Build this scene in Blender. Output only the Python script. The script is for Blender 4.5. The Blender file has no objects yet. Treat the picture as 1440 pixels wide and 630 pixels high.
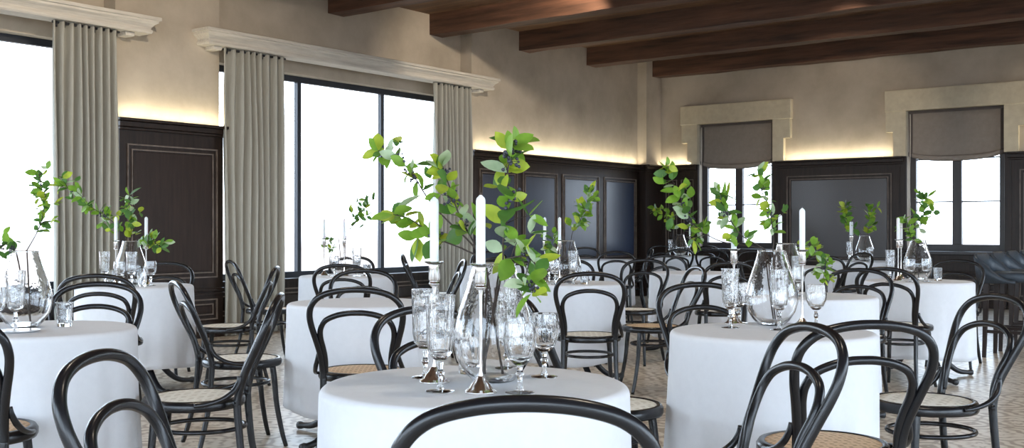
import bpy, bmesh, math, random
from mathutils import Vector, Matrix, Quaternion
C = bpy.context.scene.collection
SC = bpy.context.scene
PI = math.pi
R = math.radians
# ------------------------------------------------------------------ camera, world, lights, exposure
F = 1505.0            # focal length in pixels of a 1440-wide frame
HZ = 321.0            # horizon row
EYE = 1.16
CA, SA = 0.7946, 0.6072      # camera axes against the room axes

def room(X, d, z=0.0):       # camera-space right / depth -> room coordinates
    return Vector((CA*X - SA*d, SA*X + CA*d, z))

def pix(px, py, d):
    return room((px-720)/F*d, d, EYE + (HZ-py)*d/F)

cam_d = bpy.data.cameras.new('camera')
cam = bpy.data.objects.new('camera', cam_d); C.objects.link(cam)
cam.location = (0, 0, EYE)
cam.rotation_euler = (R(90), 0, math.atan2(SA, CA))
cam_d.sensor_width = 36; cam_d.lens = 36*F/1440
cam_d.shift_y = 6/1440
cam_d.clip_start = 0.05
SC.camera = cam
SC.view_settings.view_transform = 'Standard'
SC.view_settings.look = 'None'
SC.view_settings.gamma = 1
SC.view_settings.use_curve_mapping = False
SC.view_settings.exposure = 0.76
SKY = 5.5
w = bpy.data.worlds.new('sky'); SC.world = w; w.use_nodes = True
nt = w.node_tree; nt.nodes.clear()
wo = nt.nodes.new('ShaderNodeOutputWorld'); bg = nt.nodes.new('ShaderNodeBackground')
tc = nt.nodes.new('ShaderNodeTexCoord'); sx = nt.nodes.new('ShaderNodeSeparateXYZ')
mr = nt.nodes.new('ShaderNodeMapRange'); mr.inputs[1].default_value = -0.6; mr.inputs[2].default_value = 0.6
cr = nt.nodes.new('ShaderNodeValToRGB')
e = cr.color_ramp.elements
e[0].position = 0.0; e[0].color = (.10, .095, .09, 1)
e[1].position = 1.0; e[1].color = (.62, .79, 1.0, 1)
for p, c in ((.40, (.17, .165, .16, 1)), (.485, (.20, .19, .195, 1)), (.50, (.42, .45, .50, 1)), (.53, (.79, .895, 1, 1))):
    q = cr.color_ramp.elements.new(p); q.color = c
bg.inputs['Strength'].default_value = SKY
L = nt.links.new
L(tc.outputs['Generated'], sx.inputs[0]); L(sx.outputs[2], mr.inputs[0]); L(mr.outputs[0], cr.inputs[0])
L(cr.outputs[0], bg.inputs[0]); L(bg.outputs[0], wo.inputs[0])

def spot(name, loc, to, watts, angle, col=(1, .86, .68), blend=.6, size=.04):
    l = bpy.data.lights.new(name, 'SPOT'); l.energy = watts; l.color = col
    l.spot_size = R(angle); l.spot_blend = blend; l.shadow_soft_size = size
    o = bpy.data.objects.new(name, l); C.objects.link(o); o.location = loc
    o.rotation_euler = (Vector(to)-Vector(loc)).to_track_quat('-Z', 'Y').to_euler()
    return o
# ceiling spots that graze the window wall and the end wall
for k, (loc, to, wt, an) in enumerate((
        ((-6.5, 5.1, 3.76), (-9.5, 6.2, 2.6), 115, 78),
        ((-6.5, 10.2, 3.97), (-9.5, 11.7, 2.6), 115, 78),
        ((-4.0, 11.2, 3.72), (-6.1, 16.5, 2.5), 110, 36),
        ((-1.4, 12.6, 3.72), (-2.8, 16.5, 2.4), 70, 40))):
    spot('ceiling_spot', loc, to, wt, an)
# unseen fill lamps added over the tables to lift seats and floor
for x, y in ((-7, 3), (-4, 3), (-1, 3), (-7, 6.7), (-4, 7), (-1, 7), (-4, 10.4), (-1, 10.4)):
    spot('table_fill', (x, y, 3.74), (x, y, 0), 42, 125, (1, .87, .70), .9, .12)
# warm cove strips standing on the cap of the dark wood panelling
def strip(loc, length, along_y, watts_per_m=2.2):
    l = bpy.data.lights.new('cove_strip', 'AREA'); l.shape = 'RECTANGLE'
    l.size = length; l.size_y = .03; l.energy = watts_per_m*length; l.color = (1, .90, .66)
    o = bpy.data.objects.new('cove_strip', l); C.objects.link(o); o.location = loc
    d = Vector((-.35, 0, 1)) if along_y else Vector((0, .35, 1))
    x = Vector((0, 1, 0)) if along_y else Vector((1, 0, 0))
    zc = -d.normalized(); y = zc.cross(x).normalized()
    # lamp shines along local -Z
    zl = -d.normalized()
    m = Matrix((x, (-zl).cross(-x) if False else zl.cross(x), zl)).transposed()
    o.rotation_euler = Matrix((x, zl.cross(x), zl)).transposed().to_euler()
    return o

# ------------------------------------------------------------------ materials
def nodes(name):
    m = bpy.data.materials.new(name); m.use_nodes = True
    t = m.node_tree; b = t.nodes['Principled BSDF']
    return m, t, b, t.links.new

def mat(name, col, rough=.5, metal=0, noise=None, scale=6, bump=0, bscale=60, stretch=(1, 1, 1), spec=.5, detail=6):
    m, t, b, l = nodes(name)
    b.inputs['Roughness'].default_value = rough; b.inputs['Metallic'].default_value = metal
    b.inputs['Specular IOR Level'].default_value = spec
    b.inputs['Base Color'].default_value = (*col, 1)
    tcn = t.nodes.new('ShaderNodeTexCoord'); mp = t.nodes.new('ShaderNodeMapping')
    mp.inputs['Scale'].default_value = stretch; l(tcn.outputs['Object'], mp.inputs[0])
    if noise:
        n = t.nodes.new('ShaderNodeTexNoise'); n.inputs['Scale'].default_value = scale; n.inputs['Detail'].default_value = detail
        n.inputs['Roughness'].default_value = .6
        r = t.nodes.new('ShaderNodeValToRGB')
        r.color_ramp.elements[0].position = .32; r.color_ramp.elements[1].position = .70
        r.color_ramp.elements[0].color = (*noise, 1); r.color_ramp.elements[1].color = (*col, 1)
        l(mp.outputs[0], n.inputs[0]); l(n.outputs[0], r.inputs[0]); l(r.outputs[0], b.inputs['Base Color'])
    if bump:
        n2 = t.nodes.new('ShaderNodeTexNoise'); n2.inputs['Scale'].default_value = bscale; n2.inputs['Detail'].default_value = 4
        bp = t.nodes.new('ShaderNodeBump'); bp.inputs['Strength'].default_value = bump; bp.inputs['Distance'].default_value = .01
        l(mp.outputs[0], n2.inputs[0]); l(n2.outputs[0], bp.inputs['Height']); l(bp.outputs[0], b.inputs['Normal'])
    return m

M = {}
M['plaster'] = mat('plaster', (.55, .475, .38), .85, noise=(.39, .33, .255), scale=1.5, bump=.12, bscale=22, detail=8)
M['stone'] = mat('limestone', (.66, .58, .42), .8, noise=(.56, .48, .34), scale=9, bump=.15, bscale=40)
M['dark_wood'] = mat('dark_stained_wood', (.032, .019, .013), .36, noise=(.013, .008, .006), scale=5, bump=.05, bscale=30, stretch=(6, 6, .5), spec=.28)
M['panel_wood'] = mat('lacquered_panel', (.030, .019, .014), .26, noise=(.017, .011, .009), scale=5, stretch=(6, 6, .5), spec=.6)
M['panel_wood'].node_tree.nodes['Principled BSDF'].inputs['Coat Weight'].default_value = .25
M['panel_wood'].node_tree.nodes['Principled BSDF'].inputs['Coat Roughness'].default_value = .2
M['panel_brown'] = mat('brown_panel', (.036, .021, .015), .38, noise=(.020, .012, .009), scale=5, stretch=(6, 6, .5), spec=.25)
M['panel_sky_sheen'] = mat('sky_sheen_panel', (.022, .031, .060), .28, noise=(.016, .023, .046), scale=5, stretch=(6, 6, .5), spec=.45)  # sky reflection on the dark panels, put into the base colour as blue
M['panel_sky_sheen'].node_tree.nodes['Principled BSDF'].inputs['Coat Weight'].default_value = .25
M['panel_sky_sheen'].node_tree.nodes['Principled BSDF'].inputs['Coat Roughness'].default_value = .25
M['bead_wood'] = mat('pale_bead_wood', (.20, .155, .125), .4, noise=(.09, .065, .05), scale=8)  # beads set paler than the panels they frame
M['beam'] = mat('beam_wood', (.165, .076, .044), .6, noise=(.048, .024, .015), scale=3, bump=.5, bscale=9, stretch=(.35, 4, 4))
M['plank'] = mat('ceiling_wood', (.24, .125, .06), .65, noise=(.10, .05, .026), scale=3, bump=.3, bscale=9, stretch=(.4, 5, 1))
M['pelmet'] = mat('limewashed_wood', (.66, .61, .53), .7, noise=(.50, .46, .40), scale=6, bump=.1, bscale=20, stretch=(8, .6, 8))
M['frame'] = mat('window_frame_metal', (.020, .024, .034), .4)
M['casement'] = mat('casement_wood', (.050, .042, .042), .4, noise=(.035, .03, .03), scale=4, stretch=(5, 5, .6))
M['linen'] = mat('grey_linen', (.42, .405, .35), .9, noise=(.34, .33, .285), scale=9, bump=.1, bscale=120, stretch=(6, 6, .4))
M['blind'] = mat('taupe_linen', (.30, .255, .215), .9, noise=(.26, .22, .185), scale=14, bump=.08, bscale=150)
M['blind_edge'] = mat('blind_binding', (.11, .09, .08), .85)
M['cloth'] = mat('white_linen', (.74, .745, .765), .85, noise=(.71, .715, .735), scale=30, bump=.05, bscale=250)
M['black_wood'] = mat('ebonised_wood', (.012, .012, .014), .27, noise=(.006, .006, .007), scale=7, bump=.06, bscale=30)
M['iron'] = mat('dark_pedestal', (.016, .016, .018), .4)
M['leather'] = mat('blue_black_leather', (.040, .055, .072), .36, noise=(.024, .032, .042), scale=9, bump=.1, bscale=90)
M['brown_leg'] = mat('dark_brown_leg', (.022, .012, .009), .35)
M['silver'] = mat('aged_silver', (.92, .90, .88), .16, 1.0, noise=(.80, .74, .70), scale=20)
M['candle'] = mat('white_wax', (.86, .86, .86), .45)
M['candle'].node_tree.nodes['Principled BSDF'].inputs['Subsurface Weight'].default_value = .15
M['wick'] = mat('wick', (.12, .10, .09), .9)
M['lit_edge'] = mat('lit_edge_pale', (.66, .60, .52), .8)  # pale colour for the lit edge of the window casing
M['twig'] = mat('branch_bark', (.075, .055, .042), .8, noise=(.045, .033, .028), scale=40)
M['berry'] = mat('dark_berry', (.060, .058, .085), .45, noise=(.035, .035, .05), scale=60)
M['disc'] = mat('glare_white', (.85, .85, .86), .15)  # glare of a goblet foot, put into a plain white

def glass(name, col=(1, 1, 1), rough=0.0, ior=1.45, bump=0):
    m = bpy.data.materials.new(name); m.use_nodes = True; t = m.node_tree; t.nodes.clear()
    o = t.nodes.new('ShaderNodeOutputMaterial'); g = t.nodes.new('ShaderNodeBsdfGlass')
    g.inputs['Color'].default_value = (*col, 1); g.inputs['Roughness'].default_value = rough; g.inputs['IOR'].default_value = ior
    t.links.new(g.outputs[0], o.inputs[0])
    if bump:
        n = t.nodes.new('ShaderNodeTexNoise'); n.inputs['Scale'].default_value = 28; n.inputs['Detail'].default_value = 2
        c = t.nodes.new('ShaderNodeTexCoord'); t.links.new(c.outputs['Object'], n.inputs[0])
        b = t.nodes.new('ShaderNodeBump'); b.inputs['Strength'].default_value = bump; b.inputs['Distance'].default_value = .01
        t.links.new(n.outputs[0], b.inputs['Height']); t.links.new(b.outputs[0], g.inputs['Normal'])
    return m
M['glass'] = glass('clear_glass', bump=.07)
M['crystal'] = glass('cut_crystal', ior=1.5, bump=.22)
def pane_mat():
    m = bpy.data.materials.new('window_glass'); m.use_nodes = True; t = m.node_tree; t.nodes.clear()
    o = t.nodes.new('ShaderNodeOutputMaterial'); mx = t.nodes.new('ShaderNodeMixShader'); mx.inputs[0].default_value = .05
    a = t.nodes.new('ShaderNodeBsdfTransparent'); a.inputs[0].default_value = (.97, .985, 1, 1)
    g = t.nodes.new('ShaderNodeBsdfGlossy'); g.inputs['Roughness'].default_value = .02
    t.links.new(a.outputs[0], mx.inputs[1]); t.links.new(g.outputs[0], mx.inputs[2]); t.links.new(mx.outputs[0], o.inputs[0])
    return m
M['pane'] = pane_mat()

def leaf_mat(name, col, trans=.35):
    m = bpy.data.materials.new(name); m.use_nodes = True; t = m.node_tree; b = t.nodes['Principled BSDF']; l = t.links.new
    n = t.nodes.new('ShaderNodeTexNoise'); n.inputs['Scale'].default_value = 25
    c = t.nodes.new('ShaderNodeTexCoord'); l(c.outputs['Object'], n.inputs[0])
    r = t.nodes.new('ShaderNodeValToRGB'); r.color_ramp.elements[0].position = .35; r.color_ramp.elements[1].position = .65
    r.color_ramp.elements[0].color = (col[0]*.72, col[1]*.78, col[2]*.7, 1); r.color_ramp.elements[1].color = (*col, 1)
    l(n.outputs[0], r.inputs[0]); l(r.outputs[0], b.inputs['Base Color'])
    b.inputs['Roughness'].default_value = .45
    tr = t.nodes.new('ShaderNodeBsdfTranslucent'); l(r.outputs[0], tr.inputs[0])
    mx = t.nodes.new('ShaderNodeMixShader'); mx.inputs[0].default_value = trans
    l(b.outputs[0], mx.inputs[1]); l(tr.outputs[0], mx.inputs[2]); l(mx.outputs[0], t.nodes['Material Output'].inputs[0])
    return m
M['leaf_green'] = leaf_mat('leaf_green', (.26, .46, .05))
M['leaf_deep'] = leaf_mat('leaf_deep', (.11, .25, .05))
M['leaf_lime'] = leaf_mat('leaf_lime', (.52, .62, .06))
M['leaf_pale'] = leaf_mat('leaf_pale', (.60, .72, .48))
LEAFM = [M['leaf_green'], M['leaf_deep'], M['leaf_lime'], M['leaf_pale']]

def cane(name, light, dark, sc):
    m, t, b, l = nodes(name)
    c = t.nodes.new('ShaderNodeTexCoord')
    w1 = t.nodes.new('ShaderNodeTexWave'); w1.bands_direction = 'X'; w1.inputs['Scale'].default_value = sc; w1.inputs['Distortion'].default_value = .6
    w2 = t.nodes.new('ShaderNodeTexWave'); w2.bands_direction = 'Y'; w2.inputs['Scale'].default_value = sc; w2.inputs['Distortion'].default_value = .6
    w3 = t.nodes.new('ShaderNodeTexWave'); w3.bands_direction = 'DIAGONAL'; w3.inputs['Scale'].default_value = sc*.8
    mm = t.nodes.new('ShaderNodeMath'); mm.operation = 'MAXIMUM'; m2 = t.nodes.new('ShaderNodeMath'); m2.operation = 'MAXIMUM'
    for x in (w1, w2, w3): l(c.outputs['Object'], x.inputs[0])
    l(w1.outputs['Fac'], mm.inputs[0]); l(w2.outputs['Fac'], mm.inputs[1]); l(mm.outputs[0], m2.inputs[0]); l(w3.outputs['Fac'], m2.inputs[1])
    r = t.nodes.new('ShaderNodeValToRGB'); r.color_ramp.elements[0].position = .45; r.color_ramp.elements[1].position = .85
    r.color_ramp.elements[0].color = (*dark, 1); r.color_ramp.elements[1].color = (*light, 1)
    l(m2.outputs[0], r.inputs[0]); l(r.outputs[0], b.inputs['Base Color'])
    bp = t.nodes.new('ShaderNodeBump'); bp.inputs['Strength'].default_value = .4; bp.inputs['Distance'].default_value = .004
    l(m2.outputs[0], bp.inputs['Height']); l(bp.outputs[0], b.inputs['Normal'])
    b.inputs['Roughness'].default_value = .7
    return m
M['cane_tan'] = cane('tan_cane', (.74, .54, .34), (.42, .28, .16), 14)
M['cane_white'] = cane('pale_woven_seat', (.88, .85, .76), (.66, .62, .52), 9)

def floor_mat():
    m, t, b, l = nodes('patterned_floor')
    c = t.nodes.new('ShaderNodeTexCoord')
    def vm(op, a=None, bb=None):
        n = t.nodes.new('ShaderNodeVectorMath'); n.operation = op
        for i, v in enumerate((a, bb)):
            if v is None: continue
            if isinstance(v, (tuple, float)): n.inputs[i].default_value = v
            else: l(v, n.inputs[i])
        return n
    def fm(op, a, bb=None):
        n = t.nodes.new('ShaderNodeMath'); n.operation = op
        for i, v in enumerate((a, bb)):
            if v is None: continue
            if isinstance(v, (int, float)): n.inputs[i].default_value = v
            else: l(v, n.inputs[i])
        return n.outputs[0]
    wob = t.nodes.new('ShaderNodeTexNoise'); wob.inputs['Scale'].default_value = 9
    l(c.outputs['Object'], wob.inputs[0])
    sub = vm('SCALE', wob.outputs['Color']); sub.inputs['Scale'].default_value = .03
    p = vm('ADD', c.outputs['Object'], sub.outputs[0])
    sc = vm('SCALE', p.outputs[0]); sc.inputs['Scale'].default_value = 1/.42
    fr = vm('FRACTION', sc.outputs[0])
    ce = vm('SUBTRACT', fr.outputs[0], (.5, .5, 0.0))
    s = t.nodes.new('ShaderNodeSeparateXYZ'); l(ce.outputs[0], s.inputs[0])
    ax = fm('ABSOLUTE', s.outputs[0]); ay = fm('ABSOLUTE', s.outputs[1])
    r = fm('SQRT', fm('ADD', fm('MULTIPLY', ax, ax), fm('MULTIPLY', ay, ay)))
    dia = fm('ADD', ax, ay)
    mxv = fm('MAXIMUM', ax, ay)
    an = fm('ARCTAN2', s.outputs[1], s.outputs[0])
    petal = fm('MULTIPLY', fm('COSINE', fm('MULTIPLY', an, 8)), .05)
    ring = fm('SINE', fm('MULTIPLY', fm('ADD', r, petal), 34))
    lin = fm('SINE', fm('MULTIPLY', dia, 26))
    pat = fm('ADD', fm('MULTIPLY', ring, .5), fm('MULTIPLY', lin, .5))
    edge = fm('GREATER_THAN', mxv, .475)
    n2 = t.nodes.new('ShaderNodeTexNoise'); n2.inputs['Scale'].default_value = 3.5; n2.inputs['Detail'].default_value = 8
    l(c.outputs['Object'], n2.inputs[0])
    wear = fm('MULTIPLY', fm('SUBTRACT', n2.outputs[0], .5), 1.6)
    ramp = t.nodes.new('ShaderNodeValToRGB'); el = ramp.color_ramp.elements
    el[0].position = .30; el[0].color = (.40, .31, .22, 1); el[1].position = .52; el[1].color = (.68, .60, .48, 1)
    q = el.new(.85); q.color = (.78, .70, .59, 1)
    val = fm('ADD', fm('ADD', fm('MULTIPLY', pat, .42), .55), wear)
    val = fm('SUBTRACT', val, fm('MULTIPLY', edge, .25))
    l(val, ramp.inputs[0]); l(ramp.outputs[0], b.inputs['Base Color'])
    b.inputs['Roughness'].default_value = .30
    bp = t.nodes.new('ShaderNodeBump'); bp.inputs['Strength'].default_value = .08; bp.inputs['Distance'].default_value = .004
    l(val, bp.inputs['Height']); l(bp.outputs[0], b.inputs['Normal'])
    return m
M['floor'] = floor_mat()

# ------------------------------------------------------------------ mesh helpers
def obj(name, bm, m, parent=None, smooth=False, mats=None):
    me = bpy.data.meshes.new(name)
    bmesh.ops.recalc_face_normals(bm, faces=bm.faces[:]) if not mats else None
    bm.to_mesh(me); bm.free()
    for k in (mats or [m]): me.materials.append(k)
    if smooth:
        for p in me.polygons: p.use_smooth = True
    o = bpy.data.objects.new(name, me); C.objects.link(o)
    if parent: o.parent = parent
    return o

def thing(name, label, cat, loc=(0, 0, 0), rz=0, group=None):
    o = bpy.data.objects.new(name, None); C.objects.link(o); o.empty_display_size = .1
    o.location = loc; o.rotation_euler = (0, 0, rz)
    return tag(o, label, cat, group)

def tag(o, label, cat, group=None):
    o['label'] = label; o['category'] = cat
    if group: o['group'] = group
    return o

def dup(root, loc, rz, label, group=None):
    r = root.copy(); C.objects.link(r); r.location = loc; r.rotation_euler = (0, 0, rz); r['label'] = label
    if group: r['group'] = group
    for ch in list(root.children):
        c = ch.copy(); C.objects.link(c); c.parent = r
        for g in ch.children:
            d = g.copy(); C.objects.link(d); d.parent = c
    return r

def struct(name, parent=None):
    o = bpy.data.objects.new(name, None); C.objects.link(o)
    if parent: o.parent = parent
    else: o['kind'] = 'structure'
    return o

def box(bm, x0, x1, y0, y1, z0, z1, bev=0):
    vs = [bm.verts.new((x, y, z)) for x in (x0, x1) for y in (y0, y1) for z in (z0, z1)]
    fs = [bm.faces.new([vs[i] for i in f]) for f in ((0, 1, 3, 2), (4, 6, 7, 5), (0, 4, 5, 1), (2, 3, 7, 6), (0, 2, 6, 4), (1, 5, 7, 3))]
    if bev:
        es = list({e for f in fs for e in f.edges})
        bmesh.ops.bevel(bm, geom=es, offset=bev, segments=2, profile=.5, affect='EDGES')

def boxo(name, m, parent, dims, bev=0, smooth=False):
    bm = bmesh.new(); box(bm, *dims, bev); return obj(name, bm, m, parent, smooth)

def catmull(pts, n=8):
    pts = [Vector(p) for p in pts]
    P = [pts[0]*2-pts[1]] + pts + [pts[-1]*2-pts[-2]]
    out = []
    for i in range(1, len(P)-2):
        for k in range(n):
            t = k/n; a, b, c, d = P[i-1], P[i], P[i+1], P[i+2]
            out.append(.5*((2*b)+(c-a)*t+(2*a-5*b+4*c-d)*t*t+(3*b-a-3*c+d)*t**3))
    out.append(pts[-1]); return out

def tube(bm, pts, rad, sides=10, closed=False, caps=True, flat=1.0):
    n = len(pts); rings = []
    rr = rad if callable(rad) else (lambda t: rad)
    up = None
    for i, p in enumerate(pts):
        if closed: tn = (pts[(i+1) % n]-pts[i-1]).normalized()
        else: tn = (pts[min(i+1, n-1)]-pts[max(i-1, 0)]).normalized()
        if up is None:
            up = Vector((0, 0, 1)) if abs(tn.z) < .9 else Vector((1, 0, 0))
        a = up-tn*up.dot(tn)
        if a.length < 1e-5: a = tn.orthogonal()
        a.normalize(); b = tn.cross(a); up = a
        r = rr(i/max(n-1, 1))
        rings.append([bm.verts.new(p+(a*math.cos(2*PI*k/sides)*flat+b*math.sin(2*PI*k/sides))*r) for k in range(sides)])
    m = n if closed else n-1
    for i in range(m):
        A, B = rings[i], rings[(i+1) % n]
        for k in range(sides):
            bm.faces.new((A[k], A[(k+1) % sides], B[(k+1) % sides], B[k]))
    if caps and not closed:
        bm.faces.new(rings[0][::-1]); bm.faces.new(rings[-1])

def support(prof, eps=.0009):
    out = [prof[0]]
    for a, b, c in zip(prof, prof[1:], prof[2:]):
        u = Vector((b[0]-a[0], b[1]-a[1])); v = Vector((c[0]-b[0], c[1]-b[1]))
        if u.length > 1e-6 and v.length > 1e-6 and u.angle(v) > R(32):
            if u.length > 3*eps: q = u.normalized()*eps; out.append((b[0]-q.x, b[1]-q.y))
            out.append(b)
            if v.length > 3*eps: q = v.normalized()*eps; out.append((b[0]+q.x, b[1]+q.y))
        else: out.append(b)
    out.append(prof[-1]); return out

def lathe(bm, prof, seg=32, mod=None, closed_prof=False, center=(0, 0)):
    """prof: list of (r, z); r = 0 ends collapse to a point."""
    rings = []
    for (r, z) in support(prof):
        if r < 1e-6: rings.append([bm.verts.new((center[0], center[1], z))])
        else:
            ring = []
            for k in range(seg):
                a = 2*PI*k/seg; q = r*(mod(a, r, z) if mod else 1)
                ring.append(bm.verts.new((center[0]+q*math.cos(a), center[1]+q*math.sin(a), z)))
            rings.append(ring)
    m = len(rings) if closed_prof else len(rings)-1
    for i in range(m):
        A, B = rings[i], rings[(i+1) % len(rings)]
        for k in range(seg):
            j = (k+1) % seg
            if len(A) == 1 and len(B) == 1: continue
            if len(A) == 1: bm.faces.new((A[0], B[j], B[k]))
            elif len(B) == 1: bm.faces.new((A[k], A[j], B[0]))
            else: bm.faces.new((A[k], A[j], B[j], B[k]))

def loft(bm, levels):
    """levels: (x0, x1, y0, y1, z) rectangles stacked into one solid."""
    rs = [[bm.verts.new(p) for p in ((a, c, z), (b, c, z), (b, d, z), (a, d, z))] for a, b, c, d, z in levels]
    for A, B in zip(rs, rs[1:]):
        for k in range(4): bm.faces.new((A[k], A[(k+1) % 4], B[(k+1) % 4], B[k]))
    bm.faces.new(rs[0][::-1]); bm.faces.new(rs[-1])

# ------------------------------------------------------------------ room shell
XL, XB, YB, XR, YR, ZC = -9.5, -9.7, 16.5, 6.0, -4.5, 4.06
BAYS = [(-2.52, 1.74), (1.74+.0, 6.0), (7.24, 11.5)]
BAYS = [(-2.5, .5), (1.74, 6.0), (7.24, 11.5)]
WZ0, WZ1 = .575, 2.98

bm = bmesh.new(); box(bm, -10.4, XR+.4, YR-.4, YB+.5, -.1, 0); fl = obj('floor', bm, M['floor']); fl['kind'] = 'structure'
ce = struct('ceiling')
for i in range(60):
    y0 = YR-.4+i*.36
    if y0 > YB+.5: break
    boxo('plank', M['plank'], ce, (-10.4, XR+.4, y0, min(y0+.352, YB+.5), ZC, ZC+.06))
boxo('deck', M['plank'], ce, (-10.4, XR+.4, YR-.4, YB+.5, ZC+.06, ZC+.16))

wl = struct('wall_left')
bm = bmesh.new()
ys = YR-.4
for (a, b) in BAYS + [(None, None)]:
    if a is None: box(bm, -10.0, XL, ys, YB, 0, ZC); break
    box(bm, -10.0, XL, ys, a, 0, ZC)                      # pier
    box(bm, -10.0, XB, a, b, 0, WZ0-.03); box(bm, -10.0, XB, a, b, WZ1, ZC)
    ys = b
box(bm, XL, -9.32, 16.0, YB, 0, ZC)                       # corner pilaster
obj('plaster', bm, M['plaster'], wl)

# back wall with two window openings
BW = [(-7.89, .68), (-4.39, .69)]
BZ0, BZ1 = .82, 2.93
wb = struct('wall_back'); bm = bmesh.new()
xs = XL
for cx, h in BW:
    box(bm, xs, cx-h, YB, YB+.35, 0, ZC); box(bm, cx-h, cx+h, YB, YB+.35, 0, BZ0); box(bm, cx-h, cx+h, YB, YB+.35, BZ1, ZC); xs = cx+h
box(bm, xs, XR+.3, YB, YB+.35, 0, ZC)
obj('plaster', bm, M['plaster'], wb)

# the two sides of the room behind and beside the camera, with their own broad windows
wr = struct('wall_right'); bm = bmesh.new()
RO = [(-3.8, .8), (1.3, 5.9), (6.4, 11.0), (11.5, 16.0)]
ys = YR-.3
for a, b in RO:
    box(bm, XR, XR+.3, ys, a, 0, ZC); box(bm, XR, XR+.3, a, b, 0, .3); box(bm, XR, XR+.3, a, b, 3.8, ZC); ys = b
box(bm, XR, XR+.3, ys, YB, 0, ZC)
obj('plaster', bm, M['plaster'], wr)
wf = struct('wall_front'); bm = bmesh.new()
xs = -10.0
FO = [(-9.4, -5.2), (-4.6, .2), (.8, 5.6)]
for a, b in FO:
    box(bm, xs, a, YR-.3, YR, 0, ZC); box(bm, a, b, YR-.3, YR, 0, .3); box(bm, a, b, YR-.3, YR, 3.8, ZC); xs = b
box(bm, xs, XR+.3, YR-.3, YR, 0, ZC)
obj('plaster', bm, M['plaster'], wf)
nwin = [0]
def wname():
    nwin[0] += 1; return 'window_%d' % nwin[0]
def simple_window(along_y, fixed, a, b, z0, z1, mull, fw=.07, dep=.06):
    o = struct(wname())
    def bx(nm, u0, u1, v0, v1, m, d0=-dep/2, d1=dep/2):
        d = (fixed+d0, fixed+d1, u0, u1, v0, v1) if along_y else (u0, u1, fixed+d0, fixed+d1, v0, v1)
        return boxo(nm, m, o, d)
    bx('frame', a, b, z1-fw, z1, M['frame']); bx('frame', a, b, z0, z0+fw, M['frame'])
    bx('frame', a, a+fw, z0+fw, z1-fw, M['frame']); bx('frame', b-fw, b, z0+fw, z1-fw, M['frame'])
    for q in mull: bx('mullion', q-.03, q+.03, z0+fw, z1-fw, M['frame'])
    ed = [a+fw]+[v for q in mull for v in (q-.03, q+.03)]+[b-fw]
    for u0, u1 in zip(ed[::2], ed[1::2]): bx('pane', u0, u1, z0+fw, z1-fw, M['pane'], -.004, .004)
    return o
for a, b in BAYS:
    n = max(2, round((b-a)/1.42))
    o = simple_window(True, -9.86, a, b, WZ0, WZ1, [a+(b-a)*k/n for k in range(1, n)])
    boxo('sill', M['dark_wood'], o, (-9.9, -9.60, a+.005, b-.005, WZ0-.03, WZ0))
for a, b in RO: simple_window(True, XR+.15, a, b, .3, 3.8, [a+(b-a)/3, a+2*(b-a)/3])
for a, b in FO: simple_window(False, YR-.15, a, b, .3, 3.8, [a+(b-a)/3, a+2*(b-a)/3])

# dark panelling -------------------------------------------------------------
CAPZ = 2.25
ntrim = [0]
def panelling(along_y, base, sgn, a, b, panels, cap=True, ztop=CAPZ, lowonly=False, ends=(0, 0), pm='panel_wood'):
    """base: wall face; sgn: room direction; panels: (u0, u1) of framed fields."""
    ntrim[0] += 1
    o = struct('trim_%d' % ntrim[0])
    def D(u0, u1, d0, d1, z0, z1):
        lo, hi = sorted((base+sgn*d0, base+sgn*d1))
        return (lo, hi, u0, u1, z0, z1) if along_y else (u0, u1, lo, hi, z0, z1)
    boxo('backing', M['dark_wood'], o, D(a, b, 0, .04, 0, ztop))
    boxo('skirting', M['dark_wood'], o, D(a, b, .04, .065, 0, .14), .006)
    if not lowonly:
        bm = bmesh.new()
        box(bm, *D(a, b, .04, .058, .455, .475), .004); box(bm, *D(a, b, .04, .066, .49, .525), .006)
        obj('chair_rail', bm, M['dark_wood'], o)
    if cap:
        bm = bmesh.new()
        for (d1, z0, z1, e2) in ((.065, ztop-.115, ztop-.085, .01), (.085, ztop-.085, ztop-.03, .02), (.12, ztop-.03, ztop, .04)):
            box(bm, *D(a-ends[0]*e2, b+ends[1]*e2, 0, d1, z0, z1), .006)
        obj('cap', bm, M['dark_wood'], o)
    def fld(u0, u1, z0, z1):
        bm = bmesh.new()      # outer bead, inner bead and the raised field
        for ins, wd, d1 in ((0, .014, .056), (.05, .012, .052)):
            p, q, r, s = u0+ins, u1-ins, z0+ins, z1-ins
            if q-p < .06 or s-r < .06: continue
            box(bm, *D(p, q, .04, d1, s-wd, s)); box(bm, *D(p, q, .04, d1, r, r+wd))
            box(bm, *D(p, p+wd, .04, d1, r+wd, s-wd)); box(bm, *D(q-wd, q, .04, d1, r+wd, s-wd))
        obj('panel_bead', bm, M['bead_wood'], o)
        if u1-u0 > .2 and z1-z0 > .2:
            boxo('panel', M[pm], o, D(u0+.075, u1-.075, .04, .048, z0+.075, z1-.075), .004)
    for u0, u1 in panels:
        if not lowonly: fld(u0, u1, .635, min(2.0, ztop-.2))
        fld(u0, u1, .19, .41 if not lowonly else ztop-.08)
    return o
panelling(True, XL, 1, 6.02, 7.26, [(6.1, 7.18)], ends=(1, 1), pm='panel_brown')
panelling(True, XL, 1, .52, 1.72, [(.6, 1.64)], ends=(1, 1))
for a, b in BAYS:
    panelling(True, XB, 1, a+.002, b-.002, [(a+.1, a+(b-a)/3-.05), (a+(b-a)/3+.05, a+2*(b-a)/3-.05), (a+2*(b-a)/3+.05, b-.1)], cap=False, ztop=WZ0-.03, lowonly=True)
panelling(True, XL, 1, 11.48, 16.0, [(11.62, 12.5), (12.64, 13.52), (13.66, 14.7), (14.86, 15.88)], ends=(1, 0), pm='panel_sky_sheen')
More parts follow.
